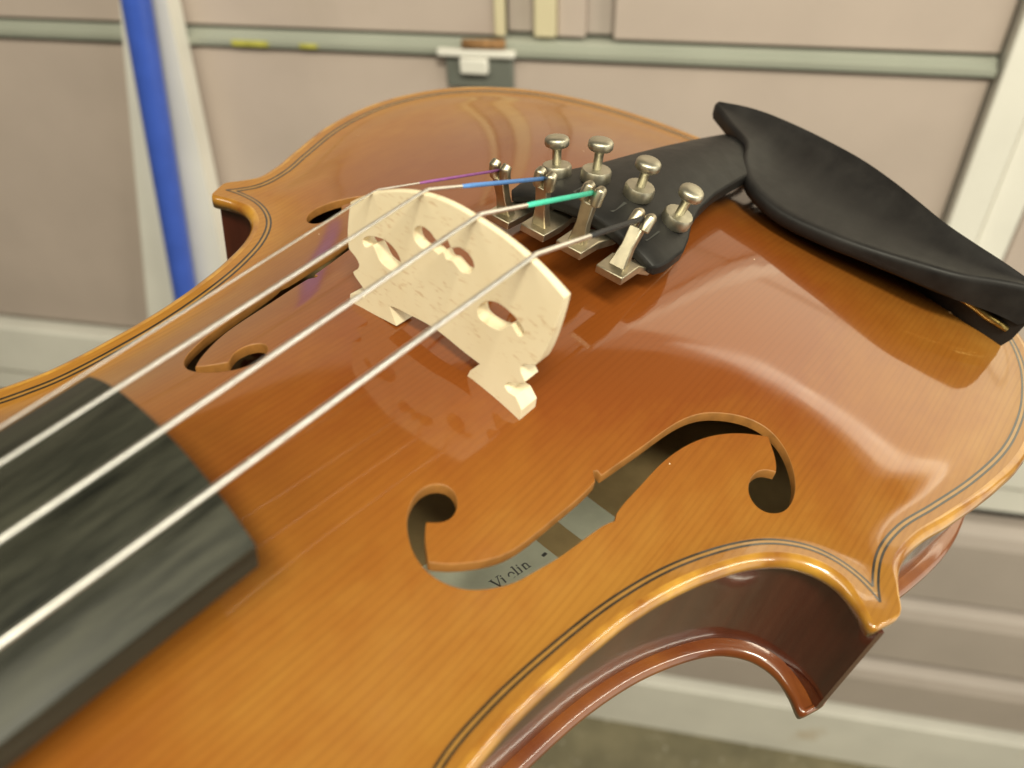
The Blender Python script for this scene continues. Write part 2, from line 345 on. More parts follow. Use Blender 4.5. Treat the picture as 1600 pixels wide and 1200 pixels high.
def cdt(loops, pts, keep):
    v = [Vector(p) for l in loops for p in l] + [Vector(p) for p in pts]; e = []; o = 0
    for l in loops: e += [(o + k, o + (k + 1) % len(l)) for k in range(len(l))]; o += len(l)
    r = geometry.delaunay_2d_cdt(v, e, [], 0, 1e-5)
    V = np.array([(p.x, p.y) for p in r[0]]); F = np.array([f for f in r[2] if len(f) == 3])
    c = V[F].mean(axis=1); F = F[keep(c[:, 0], c[:, 1])]
    d1 = V[F[:, 1]] - V[F[:, 0]]; d2 = V[F[:, 2]] - V[F[:, 0]]; flip = (d1[:, 0] * d2[:, 1] - d1[:, 1] * d2[:, 0]) < 0
    F[flip] = F[flip][:, ::-1]
    return V, F

violin = empty('violin', VIOLIN_LOC, VIOLIN_ROT)
tag(violin, 'orange brown varnished violin with pale maple bridge and black chin rest', 'violin')

NIN = in_normals(OUT)
for _ in range(3):
    NIN = (np.roll(NIN, 1, 0) + 2 * NIN + np.roll(NIN, -1, 0)); NIN /= np.linalg.norm(NIN, axis=1)[:, None]
INS = OUT + NIN * (2.2 * TIP)[:, None]
ROLL = [(2.2, 0, (0, 1)), (1.3, -.18, (.3, .95)), (0.55, -.75, (.72, .69)), (0.05, -1.9, (1, 0)), (.35, -3.1, (.8, -.6)), (1.1, -3.85, (.35, -.93)), (3.25, -4.0, (0, -1))]
def plate_grid(step, holes, margin):
    X, Y = np.meshgrid(np.arange(-196, 162, step), np.arange(-104, 110, step), indexing='ij'); X = X.ravel(); Y = Y.ravel()
    k = (look(DG, X, Y) > 2.2 + margin)
    for h in holes: k &= ~inside(X, Y, h) & (edge_dist(X, Y, h) > margin)
    return np.stack([X[k], Y[k]], 1)
def make_top():
    V, F = cdt([INS, FB_, FT_], plate_grid(1.7, (FB_, FT_), 0.7), lambda x, y: inside(x, y, INS) & ~inside(x, y, FB_) & ~inside(x, y, FT_))
    n = len(V); Zt = top_z(V[:, 0], V[:, 1]); Nt = top_n(V[:, 0], V[:, 1])
    vs = [np.c_[V, Zt]]; ns = [Nt]; fs = [tuple(f) for f in F]; mi = [0] * len(F)
    vs.append(np.c_[V, Zt - 2.3]); ns.append(-Nt); fs += [tuple(f[::-1] + n) for f in F]; mi += [2] * len(F)
    rim = [look(DG, V[:, 0], V[:, 1])] * 2; o = 2 * n
    m = len(OUT); zt = top_z(INS[:, 0], INS[:, 1])
    for k, (ins, z, (a, b)) in enumerate(ROLL):
        p = OUT + NIN * (ins * TIP)[:, None]; fade = max(0, 1 - (2.2 - ins) / 2.2) if k < 3 else 0
        wob = 0.02 * np.sin(np.arange(m) * 0.7) + 0.04 * np.sin(np.arange(m) * 0.23 + 1)
        vs.append(np.c_[p + (NIN * wob[:, None] if 0 < k < 5 else 0), z + zt * (1 if k == 0 else fade)]); rim.append(np.zeros(m))
        ns.append(np.c_[-NIN * a, np.full(m, b)] if k else top_n(INS[:, 0], INS[:, 1]))
        if k:
            for j in range(m):
                c = (j + 1) % m; q = (o + (k - 1) * m + j, o + (k - 1) * m + c, o + k * m + c, o + k * m + j)
                fs.append(q); mi.append(1)
    o += m * len(ROLL)
    for L in (FB_, FT_):
        t = np.roll(L, -1, 0) - np.roll(L, 1, 0); t /= np.linalg.norm(t, axis=1)[:, None] + 1e-9
        nn = np.stack([-t[:, 1], t[:, 0]], 1); l = len(L)
        ar = np.sum(L[:, 0] * np.roll(L[:, 1], -1) - np.roll(L[:, 0], -1) * L[:, 1]); nn = nn if ar > 0 else -nn
        z = top_z(L[:, 0], L[:, 1])
        vs += [np.c_[L, z + 0.01], np.c_[L + nn * 0.12, z - 0.25], np.c_[L + nn * 0.12, z - 2.3]]; ns += [np.c_[nn * .5, np.full(l, .85)], np.c_[nn, np.full(l, .2)], np.c_[nn, np.zeros(l)]]; rim += [np.zeros(l)] * 3
        for r in (0, 1):
            for j in range(l):
                c = (j + 1) % l; q = (o + r * l + j, o + r * l + c, o + (r + 1) * l + c, o + (r + 1) * l + j); fs.append(q if L is FB_ else q[::-1]); mi.append(3)
        o += 3 * l
    me_o = mk('top_plate', np.vstack(vs), fs, [SPRUCE, EDGE, BARE, FCUT], violin, idx=mi, normals=np.vstack(ns))
    at = me_o.data.attributes.new('rim', 'FLOAT', 'POINT'); av = np.vstack(vs); at.data.foreach_set('value', (np.concatenate(rim) * (.42 + .58 * np.exp(-((av[:, 0] - 30) / 55) ** 2))).astype(np.float32))
    return me_o
top = make_top()

def offset(arc, d):
    t = np.gradient(arc, axis=0); t /= np.linalg.norm(t, axis=1)[:, None]
    return arc + np.stack([-t[:, 1], t[:, 0]], 1) * d * SGN
_a = np.sum(OUT[:, 0] * np.roll(OUT[:, 1], -1) - np.roll(OUT[:, 0], -1) * OUT[:, 1]); SGN = 1 if _a > 0 else -1
def cross(P, Q):      # first crossing of the end of P with the start of Q
    for i in range(len(P) - 1, max(len(P) - 45, 0), -1):
        for j in range(0, min(45, len(Q) - 1)):
            a, b, c, d = P[i - 1], P[i], Q[j], Q[j + 1]; r = b - a; s = d - c; den = r[0] * s[1] - r[1] * s[0]
            if abs(den) < 1e-9: continue
            t = ((c[0] - a[0]) * s[1] - (c[1] - a[1]) * s[0]) / den; u = ((c[0] - a[0]) * r[1] - (c[1] - a[1]) * r[0]) / den
            if 0 <= t <= 1 and 0 <= u <= 1: return i, j, a + t * r
    return None
def offset_loops(d):
    A = [offset(a, d) for a in ARCS]; E = []
    for a in A:
        p = a[0] + (a[0] - a[1]) / np.linalg.norm(a[0] - a[1]) * np.arange(8, 0, -1)[:, None]; q = a[-1] + (a[-1] - a[-2]) / np.linalg.norm(a[-1] - a[-2]) * np.arange(1, 9)[:, None]
        E.append(np.vstack([p, a, q]))
    for k in range(4):
        x = cross(E[k], E[(k + 1) % 4])
        if x:
            i, j, p = x; E[k] = np.vstack([E[k][:i], p]); E[(k + 1) % 4] = np.vstack([p, E[(k + 1) % 4][j + 1:]])
    return E
def ribbon(mb, path, w, lift, i):
    t = np.gradient(path, axis=0); t /= np.linalg.norm(t, axis=1)[:, None]; nn = np.stack([-t[:, 1], t[:, 0]], 1)
    a = path + nn * w / 2; b = path - nn * w / 2
    v = []; 
    for p, q in zip(a, b): v += [(p[0], p[1], float(top_z(p[0], p[1])) + lift), (q[0], q[1], float(top_z(q[0], q[1])) + lift)]
    mb.add(v, [(2 * k, 2 * k + 1, 2 * k + 3, 2 * k + 2) if SGN < 0 else (2 * k, 2 * k + 2, 2 * k + 3, 2 * k + 1) for k in range(len(path) - 1)], i)
pf = MB()
for d, w, lift, i in ((4.05, .46, .05, 0), (4.55, .56, .03, 1), (5.05, .46, .05, 0)):
    for L in offset_loops(d): ribbon(pf, L, w, lift, i)
pfo = pf.build('purfling', [PURF, PURFL], top)

# ribs, one strip to each bout
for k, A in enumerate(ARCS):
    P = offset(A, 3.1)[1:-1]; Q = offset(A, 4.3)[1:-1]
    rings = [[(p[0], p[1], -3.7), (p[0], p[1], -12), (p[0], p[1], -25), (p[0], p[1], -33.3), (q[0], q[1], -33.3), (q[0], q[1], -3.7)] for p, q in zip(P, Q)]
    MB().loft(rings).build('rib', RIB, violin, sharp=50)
# back plate
def make_back():
    V, F = cdt([INS], plate_grid(4, (), 2), lambda x, y: inside(x, y, INS))
    n = len(V); z = top_z(V[:, 0], V[:, 1]); nn = top_n(V[:, 0], V[:, 1]) * np.array([1, 1, -1])
    vs = [np.c_[V, -37 - z * .95], np.c_[V, -33.5 - z * .95]]; ns = [nn, -nn]; fs = [tuple(f[::-1]) for f in F] + [tuple(f + n) for f in F]; cen = V[F].mean(axis=1); mi = [0] * len(F) + [2 if d < 7 else 1 for d in look(DG, cen[:, 0], cen[:, 1])]; o = 2 * n; m = len(OUT)
    for k, (ins, zz, (a, b)) in enumerate(ROLL):
        vs.append(np.c_[OUT + NIN * (ins * TIP)[:, None], np.full(m, -37 - zz)]); ns.append(np.c_[-NIN * a, np.full(m, -b)])
        if k:
            for j in range(m):
                c = (j + 1) % m; fs.append((o + (k - 1) * m + j, o + k * m + j, o + k * m + c, o + (k - 1) * m + c)); mi.append(2)
    return mk('back_plate', np.vstack(vs), fs, [BACKV, BARE, BACKV], violin, idx=mi, normals=np.vstack(ns))
make_back()

# ------------------------------------------------------------------ paper label on the inside of the back, under the bass sound hole
def turn(x, y):      # the label is glued in a little askew
    c, s = math.cos(-.20), math.sin(-.20); return 5 + (x - 5) * c - (y + 24) * s, -24 + (x - 5) * s + (y + 24) * c
def back_in(x, y): return -33.5 - float(top_z(x, y)) * .95
def sheet(name, x0, x1, y0, y1, mat, parent, lift=.25, n=8):
    m = MB(); v = []; f = []
    for a in range(n + 1):
        for b in range(n + 1):
            x, y = turn(x0 + (x1 - x0) * a / n, y0 + (y1 - y0) * b / n); v.append((x, y, back_in(x, y) + lift))
    k = (n + 1) ** 2; v += [(p[0], p[1], p[2] - .12) for p in v]
    for a in range(n):
        for b in range(n):
            q = (a * (n + 1) + b, (a + 1) * (n + 1) + b, (a + 1) * (n + 1) + b + 1, a * (n + 1) + b + 1); f += [q, tuple(c + k for c in q[::-1])]
    return m.add(v, f).build(name, mat, parent)
label = sheet('paper_label', -10, 17.5, -44, -8, PAPER, violin)
sheet('pale_slip', 26, 38, -46, -12, PAPER, violin)  # pale sheet beyond the tail end of the label, in the label's colour
ink = MB()
def stroke(pts, w, ox, oy, s, sh=0.12):
    for (a, b), (c, d) in zip(pts[:-1], pts[1:]):
        A = np.array((a + sh * b, b)) * s + (ox, oy); B = np.array((c + sh * d, d)) * s + (ox, oy); t = B - A; L = np.linalg.norm(t); t = t / L; nn = np.array((-t[1], t[0])) * w * s / 2; A = A - t * w * s * .2; B = B + t * w * s * .2
        q = [A + nn, B + nn, B - nn, A - nn]
        q = [turn(*p) for p in q]; ink.add([(p[0], p[1], back_in(p[0], p[1]) + .29) for p in q], [(3, 2, 1, 0)])
def word(ox, oy, s):
    x = 0
    ser = lambda x, y, h=.16: stroke([(x - h, y), (x + h, y)], .07, ox, oy, s)
    stroke([(x, 1), (x + .36, 0)], .16, ox, oy, s); stroke([(x + .36, 0), (x + .72, 1)], .08, ox, oy, s); ser(x, 1); ser(x + .72, 1); x += .95
    def i_(x): stroke([(x, 0), (x, .62)], .14, ox, oy, s); ser(x, 0); stroke([(x - .14, .6), (x, .62)], .07, ox, oy, s); stroke([(x - .02, .84), (x + .06, .84)], .14, ox, oy, s)
    i_(x); x += .55
    stroke([(x + .27 + .25 * math.cos(a), .32 + .31 * math.sin(a)) for a in np.linspace(0, 2 * math.pi, 15)], .12, ox, oy, s); x += .78
    stroke([(x, 0), (x, 1)], .14, ox, oy, s); ser(x, 0); stroke([(x - .14, .98), (x, 1)], .07, ox, oy, s); x += .4
    i_(x); x += .42
    stroke([(x, 0), (x, .62)], .14, ox, oy, s); ser(x, 0); stroke([(x, .5), (x + .15, .6), (x + .3, .58), (x + .38, .45), (x + .38, 0)], .12, ox, oy, s); ser(x + .38, 0)
word(0.3, -24.2, 2.9)
for x, y in ((6.2, -28.2), (7.4, -28.2), (10.3, -28.0), (11.6, -28.0), (12.8, -28.0)):      # worn tops of the next printed line
    stroke([(0, 0), (.1, .35)], .2, x, y, 3.0)
stroke([(0, 0), (.35, .05)], .3, 15.2, -23.6, 3.0)
ink.build('lettering', INK, label)

# ------------------------------------------------------------------ fingerboard, neck, pegbox
def fb_ring(x, hw, ctop, side, n=18, dx=(0, 0), dz=(0, 0)):
    R = 42.0; r = []
    for k in range(n + 1):
        y = -hw + 2 * hw * k / n; f = k / n
        z = ctop - (R - math.sqrt(R * R - y * y)) + dz[0] * (1 - f) + dz[1] * f
        r.append((x + dx[0] * (1 - f) + dx[1] * f, y, z))
    zb = r[0][2]; zt = r[-1][2]; x0 = r[0][0]; x1 = r[-1][0]
    r += [(x1, hw + .1, zt - side), (x1, hw - 3, zt - side - .3), (x, 0, ctop - 5.5 - side * .6), (x0, -hw + 3, zb - side - .3), (x0, -hw - .1, zb - side)]
    return r
rings = []
for k in range(28):
    f = k / 27.0; x = -57.2 + (-328 + 57.2) * f; e = max(0, 1 - f * 8)
    rings.append(fb_ring(x, 21.3 - 9.3 * f, 35.6 - 31.8 * f - 1.2 * math.sin(math.pi * f), 4.6, dx=(-1.6 * e, 1.7 * e), dz=(.9 * (1 - f), -1.4 * (1 - f))))
MB().loft(rings).build('fingerboard', FBM, violin, sharp=30, bevel=0.00015)
nr = []
for x, hw, zt, dp in ((-188, 13.5, 14.3, 46), (-196, 13.6, 13.4, 46), (-203, 13.8, 12.6, 36), (-212, 14, 11.4, 20), (-225, 13.6, 9.8, 15.5), (-260, 13, 5.6, 14.5), (-300, 12.4, .8, 13.5), (-325, 12, -2.2, 13), (-334, 12, -3.4, 14)):
    ring = [(x, -hw, zt), (x, hw, zt)] + [(x, hw * math.cos(a), zt - dp * math.sin(a) ** .8) for a in np.linspace(.12, math.pi - .12, 14)]
    nr.append(ring)
MB().loft(nr).build('neck', NECKM, violin, sharp=45)
MB().box((-331.5, -12, -1), (-328.2, 12, 6.3)).build('nut', FBM, violin, bevel=0.0006)
pb = MB(); rr = []
for k in range(8):
    f = k / 7; x = -332 - 70 * f; hw = 12.2 - 3.5 * f; zc = -9 - 22 * f; hh = 9.5 - 1.5 * f
    rr.append([(x, -hw, zc - hh), (x, hw, zc - hh), (x, hw, zc + hh), (x, -hw, zc + hh)])
pb.loft(rr)
sp = []
for k in range(56):
    a = k / 55 * 4.3 * math.pi; r = 15 - 11.5 * k / 55; x = -404 - r * math.sin(a) ; z = -46 + r * math.cos(a); hw = 8.5 + 6.5 * (k / 55)
    t = 3.2 - 1.2 * k / 55; dx, dz = -math.sin(a), math.cos(a)
    sp.append([(x + dx * t, -hw, z + dz * t), (x + dx * t, hw, z + dz * t), (x - dx * t, hw, z - dz * t), (x - dx * t, -hw, z - dz * t)])
pb.loft(sp)
pb.build('pegbox', NECKM, violin, sharp=40)
for k, (x, s) in enumerate(((-346, 1), (-359, -1), (-374, 1), (-388, -1))):
    z = -9 - 22 * (-332 - x) / 70 + 1
    MB().lathe((x, -15 * s, z), (0, s, 0), [(3, 0), (3.3, 15), (3.6, 30), (4.4, 31), (3.4, 33), (3.4, 38), (7.5, 44), (9, 50), (7.5, 56), (2, 58)], 14).build('peg', TPM, violin)

# ------------------------------------------------------------------ bridge
def face_x(z): return -2.4 + 1.6 * (z - 14) / 32.0
def rear_x(z): return 2.3 - 1.8 * (z - 14) / 32.0
CROWN = [(23.0, 36.3), (20, 38.8), (17.4, 40.6), (11.5, 43.7), (6, 45.7), (0, 46.7), (-6, 46.6), (-12, 46.0), (-18, 44.6), (-22, 43.1), (-25.2, 41.6)]
SIDE_B = [(-25.2, 41.6), (-25.0, 38), (-24.4, 32.5), (-23.7, 28.8), (-22.8, 26.2), (-21.2, 25.4), (-20.0, 24.2), (-20.5, 22.8), (-21.6, 21.6), (-20.6, 20.6), (-19.4, 20.0)]
FOOT_B = [(-18.0, 19.0), (-17.6, 17.9), (-18.6, 17.2), (-20.4, 17.2), (-22.2, 15.6), (-22.2, 12.6), (-16, 13.4), (-9.2, 14.7), (-9.6, 16.3), (-11.5, 19.2)]
def bridge_outline():
    top = spl(CROWN, 1.0); left = spl(SIDE_B, .8); foot = np.array(FOOT_B)
    foot[5:8, 1] = [float(top_z(-1, -22.2)) - .1, float(top_z(-1, -16)) - .1, float(top_z(-1, -9.2)) - .1]; foot[4, 1] = foot[5, 1] + 2.6
    arch = spl([(-11.5, 19.2), (-7.6, 19.6), (0, 20.6), (7.6, 19.9), (11.0, 19.4)], 1.0)
    sT = spl([(-y if True else y, z) for y, z in SIDE_B[::-1]], .8); sT = sT.copy()
    yy = sT[:, 0]; zz = sT[:, 1]; zz2 = np.where(zz > 26, 26 + (zz - 26) * (36.3 - 26) / (41.6 - 26), zz); yy2 = yy - np.clip((zz - 26) / 15, 0, 1) * 2.2
    sT = np.stack([yy2, zz2], 1)
    fT = foot[::-1] * np.array([-1, 1])
    fT[:, 1] = np.where(fT[:, 1] < 15.5, fT[:, 1] - float(top_z(-1, -16)) + float(top_z(-1, 16)), fT[:, 1])
    return np.vstack([top[:-1], left[:-1], foot, arch[1:-1], fT, sT[1:-1]])
def heart():
    P = [(0.9, 36.3), (2.2, 36.6), (4.4, 35.6), (6.6, 36.4), (7.0, 38.2), (5.6, 39.7), (3.4, 39.6), (1.6, 38.7), (0, 40.6), (-1.6, 39.0), (-3.4, 39.9), (-5.6, 39.6), (-6.9, 38.2), (-6.6, 36.4), (-4.6, 35.6), (-2.2, 36.6), (-0.9, 36.3), (0, 37.3)]
    return spl(P + [P[0]], .5)[:-1]
def kidney(s):
    P = [(9.0, 30.2), (10.2, 32.4), (12.8, 33.7), (15.8, 33.4), (18.4, 32.2), (19.4, 30.9), (18.6, 29.9), (17.4, 30.6), (16.6, 31.2), (15.6, 30.0), (14.4, 28.7), (11.6, 28.3), (9.6, 28.8)]
    Q = spl(P + [P[0]], .5)[:-1]; return Q * np.array([s, 1]) + (0, .0 if s < 0 else -1.0)
def make_bridge():
    O = bridge_outline(); H = [heart(), kidney(-1), kidney(1)]
    V, F = cdt([O] + H, [], lambda x, y: inside(x, y, O) & ~inside(x, y, H[0]) & ~inside(x, y, H[1]) & ~inside(x, y, H[2]))
    n = len(V); vs = [(face_x(z), y, z) for y, z in V] + [(rear_x(z), y, z) for y, z in V]
    fs = [tuple(f[::-1]) for f in F] + [tuple(f + n) for f in F]
    key = {(round(a, 4), round(b, 4)): k for k, (a, b) in enumerate(V)}
    cnt = {}
    for f in F:
        for a, b in ((f[0], f[1]), (f[1], f[2]), (f[2], f[0])): cnt[(a, b)] = 1
    for a, b in list(cnt):
        if (b, a) not in cnt: fs.append((a, b, b + n, a + n))
    return mk('bridge', vs, fs, MAPLE, violin, sharp=32, bevel=0.00016)
make_bridge()

# ------------------------------------------------------------------ tailpiece and fine tuners
TP = [(45.0, 19.2, 27.6, 5.2, 2.6), (46.2, 20.2, 28.3, 5.4, 4.2), (50, 20.8, 28.6, 5.8, 5.0), (57, 20.6, 28.4, 6.0, 5), (62, 19.0, 28.0, 5.6, 5), (68, 16.4, 27.6, 5.0, 5), (76, 14.2, 26.8, 4.4, 5), (88, 12.6, 25.4, 4.0, 5), (104, 11.6, 22.8, 3.8, 5), (125, 10.6, 18.6, 3.4, 5), (142, 9.8, 14.8, 3.0, 5), (151, 9.0, 12.6, 2.8, 4.5), (153, 7.6, 11.8, 2.4, 3)]
def tp_z(x, y):
    X = [t[0] for t in TP]; c = np.interp(x, X, [t[2] for t in TP]); hw = np.interp(x, X, [t[1] for t in TP]); dr = np.interp(x, X, [t[3] for t in TP]); return float(c - dr * (abs(y) / hw) ** 1.8)
rings = []
for x, hw, c, dr, th in TP:
    r = [(x, hw * u, c - dr * abs(u) ** 1.8) for u in np.linspace(-1, 1, 21)]
    r += [(x, hw * u, c - dr * abs(u) ** 1.8 - th * (1 - .25 * abs(u))) for u in np.linspace(.97, -.97, 9)]
    rings.append(r)
tp = MB().loft(rings).build('tailpiece', TPM, violin, sharp=40, bevel=0.0005)
for y in (14.5, 5, -5, -14.5):
    m = MB(); z0 = tp_z(51.5, y) + .06
    m.add([(48.6, y - .45, tp_z(48.6, y) + .06), (54.5, y - .45, tp_z(54.5, y) + .06), (54.5, y + .45, tp_z(54.5, y) + .06), (48.6, y + .45, tp_z(48.6, y) + .06)], [(0, 1, 2, 3)]).build('string_slot', GAP, tp)
HOOK = [(34.6, 16, 33.3), (36.9, 6, 35.0), (37.3, -5.5, 36.8), (42.2, -15.3, 33.6)]
BASE = [(39.2, 16, 21.5), (38.8, 6, 23.6), (35.8, -5.5, 26.6), (37.0, -15.4, 25.2)]
COLLAR = [(56.5, 15.0), (57.5, 5.3), (59.5, -5.0), (61.5, -14.6)]
for k in range(4):
    cx, cy = COLLAR[k]; b = Vector((cx, cy, tp_z(cx, cy) - .2))
    t = empty('fine_tuner'); t.parent = violin
    ax = Vector((.03, cy * .014, 1)).normalized()
    MB().lathe(b, ax, [(2.6, 0), (3.3, .25), (3.45, .7), (3.45, 2.5), (3.2, 3.0), (2.2, 3.1)], 40, knurl=.02).build('collar', NICKEL, t, sharp=45)
    hd = 7.0 + (.0, .4, -.1, .3)[k]
    MB().lathe(b, ax, [(1.0, 2), (1.05, hd - .6), (1.5, hd), (2.5, hd + .3), (2.8, hd + .7), (2.8, hd + 1.9), (2.4, hd + 2.4), (1.2, hd + 2.6)], 40, knurl=.025).build('thumb_screw', NICKEL, t, sharp=45)
    h = Vector(HOOK[k]); g = Vector(BASE[k]); m = MB()
    # lever: upright blade with a two-pronged hook, standing on an arm that runs back under the tailpiece
    up = (h - g); L = up.length; up.normalize(); sd = Vector((0, 1, 0)); fw = sd.cross(up).normalized()
    def bl(c, w, d): return [tuple(c + sd * (w * s) + fw * (d * q)) for s, q in ((-1, -1), (1, -1), (1, 1), (-1, 1))]
    m.loft([bl(g - up * 1.2, 2.0, 1.1), bl(g + up * L * .4, 1.3, 1.0), bl(g + up * (L - 1.6), 1.5, 1.0)])
    for s in (-1, 1):
        c = h + sd * (1.4 * s) - up * 2.0
        m.tube([c, c + up * 1.6 + fw * .1, c + up * 2.9 + fw * .5, c + up * 3.3 + fw * 1.5], [1.2, 1.25, 1.25, 1.0], 12)
    lo = g - up * 1.0
    m.loft([[(lo.x - 3.4, lo.y - 3.2, lo.z - 1), (lo.x - 3.4, lo.y + 3.2, lo.z - 1), (lo.x - 3.4, lo.y + 3.2, lo.z + .9), (lo.x - 3.4, lo.y - 3.2, lo.z + .9)],
            [(lo.x + 3, lo.y - 3.4, lo.z - 1.1), (lo.x + 3, lo.y + 3.4, lo.z - 1.1), (lo.x + 3, lo.y + 3.4, lo.z + .9), (lo.x + 3, lo.y - 3.4, lo.z + .9)],
            [(48, lo.y - 2.2, min(lo.z, tp_z(48, lo.y) - 7)), (48, lo.y + 2.2, min(lo.z, tp_z(48, lo.y) - 7)), (48, lo.y + 2.2, min(lo.z, tp_z(48, lo.y) - 7) + 2), (48, lo.y - 2.2, min(lo.z, tp_z(48, lo.y) - 7) + 2)],
            [(66, cy - 1.6, tp_z(66, cy) - 9), (66, cy + 1.6, tp_z(66, cy) - 9), (66, cy + 1.6, tp_z(66, cy) - 7.4), (66, cy - 1.6, tp_z(66, cy) - 7.4)]])
    m.build('lever', NICKEL2, t, sharp=40, bevel=0.0003)

# ------------------------------------------------------------------ strings
NOTCH = [(17.6, 40.6), (5.9, 45.9), (-5.9, 46.7), (-17.6, 44.9)]; RAD = [.18, .32, .41, .46]; NUT = [(5.6, 4.4), (2.2, 6.6), (-3.4, 6.9), (-9.2, 6.4)]
SILK0 = [.30, .25, .36, .45]
for k in range(4):
    ny, nz = NOTCH[k]; r = RAD[k]; xm = (face_x(nz) + rear_x(nz)) / 2
    a = Vector((-328, NUT[k][0], NUT[k][1])); b = Vector((xm - .8, ny, nz + r * .6)); b2 = Vector((xm + .8, ny, nz + r * .6)); c = Vector(HOOK[k]) + Vector((0, 0, .3))
    st = MB().tube([a, a.lerp(b, .3), a.lerp(b, .7), b, b2, b2.lerp(c, .5), c], r, 10).build('string', STEEL, violin)
    d = b2.lerp(c, SILK0[k] / 1.0)
    MB().tube([d, d.lerp(c, .1), c], [r + .02, r + .12, r + .12], 10).build('silk_wrap', SILK[k], st)

# saddle, tail gut, end button
MB().loft([[(154.5, y, float(top_z(154.5, y)) - 2), (162, y, -4), (162, y, .5 + h), (159, y, 2.2 + h), (155, y, 1.8 + h)] for y, h in ((-18, -.4), (-15, .9), (0, 1.4), (15, .9), (18, -.4))]).build('saddle', TPM, violin, sharp=40, bevel=0.0004)
tg = MB()
for s in (-1, 1): tg.tube([(149, 4 * s, 9), (154, 4 * s, 7.6), (160, 3.6 * s, 4.6), (163.5, 3 * s, 1), (164.5, 2 * s, -12), (166, 1.5 * s, -17)], 1.0, 8)
tg.build('tail_gut', BLACK, violin)
MB().lathe((157, 0, -18), (1, 0, 0), [(4, 0), (4, 4), (6.5, 5), (6.5, 8), (4.5, 10), (5, 12), (7, 15), (6.6, 18), (3, 19.5)], 20).build('end_button', TPM, violin)

# ------------------------------------------------------------------ chin rest
FR = [(139.7, 13.9, 20), (132.5, 5.5, 20), (124.5, -3.6, 20), (116.5, -7.0, 19), (110.5, -11.5, 17.8), (107, -16.3, 17), (104.3, -25.3, 16), (104, -37.9, 16), (105.5, -47.7, 16), (108, -59.9, 16.5), (110.6, -70.1, 17), (114.7, -78.2, 17.5), (117.2, -84, 18), (118.8, -87.5, 18)]
RE = [(141.2, 13.2, 21.6), (143.8, 7, 22), (145.5, .5, 22), (145.5, -8, 22), (144.8, -15, 22), (143.6, -21.4, 22), (140.8, -32, 22), (135.8, -43.2, 21.8), (131, -51.5, 21.6), (126.5, -60.4, 21), (123.5, -70, 20.4), (121.6, -77, 20), (120.6, -83.5, 19), (120, -87, 18.4)]
F_ = spl(FR, 2.5); n_ = len(F_)
R0 = spl(RE, 2.5); R_ = np.stack([np.interp(np.linspace(0, 1, n_), np.linspace(0, 1, len(R0)), R0[:, k]) for k in range(3)], 1)
rings = []
for k in range(n_):
    a = F_[k]; b = R_[k]; f = k / (n_ - 1); w = np.linalg.norm(b - a); dish = min(5.0, w * .16); th = 4.2 + 6.5 * max(0, (f - .6) / .4) ** 1.5
    d = (b - a) / max(w, 1e-6); e = min(1.0, w * .25); r = []
    for t in np.linspace(0, 1, 17):
        s = e / max(w, 1e-6); u = s + (1 - 2 * s) * t; p = a + (b - a) * u; z = p[2] - dish * (math.sin(math.pi * min(1, u * .9 + .02)) ** 1.3) * (0.55 + .45 * u)
        r.append((p[0], p[1], z))
    zr = b[2]; r += [(b[0] - d[0] * e * .3, b[1] - d[1] * e * .3, zr - .5), (b[0], b[1], zr - 1.6), (b[0] - d[0] * e * .5, b[1] - d[1] * e * .5, zr - 3.4)]
    for t in np.linspace(.95, .05, 10):
        p = a + (b - a) * t; zb = p[2] - dish * math.sin(math.pi * t) - th; q = min(1, max(0, (t - .38 - .3 * min(1, max(0, (f - .62) / .1))) / .2)) * min(1, max(0, (f - .24) / .08)); r.append((p[0], p[1], zb * (1 - q) + q * min(zb, float(top_z(p[0], p[1])) - .15)))
    r += [(a[0] + d[0] * e * .4, a[1] + d[1] * e * .4, a[2] - th * .9), (a[0], a[1], a[2] - 1.6), (a[0] + d[0] * e * .3, a[1] + d[1] * e * .3, a[2] - .5)]
    rings.append(r)
def shrink(r, f, mv): c = np.mean(r, axis=0); return [tuple(c + (np.array(p) - c) * f + mv) for p in r]
t0 = (F_[0] - F_[2]) / np.linalg.norm(F_[0] - F_[2])
rings = [shrink(rings[0], .35, t0 * 2.2), shrink(rings[0], .75, t0 * 1.5)] + rings + [shrink(rings[-1], .8, np.array((.3, -1.2, 0))), shrink(rings[-1], .4, np.array((.4, -1.8, 0)))]
cr = MB().loft(rings).build('chin_rest', BLACK, violin, sharp=60)
rod = [Vector((115.5, -63, 11.5)).lerp(Vector((119.5, -86, 4.6)), k / 8) for k in range(9)]
MB().tube(rod, [.9, .9, .9, 1.15, .9, .9, 1.15, .9, .8], 12).build('clamp_rod', BRASS, cr)
MB().box((122, -82, float(top_z(126, -78)) - .1), (131, -72, 7.0)).build('cork_pad', CORK, cr, bevel=0.0006)
cl = MB()
for y in (-50, -62):
    x = 157.5 - (abs(y) - 30) * .35 + 3
    cl.tube([(x, y, 5), (x, y, -38)], 2.4, 14)
cl.box((138, -64, 4), (156, -48, 6)); cl.box((140, -64, -41), (153, -48, -39))
cl.build('clamp', NICKEL, cr)

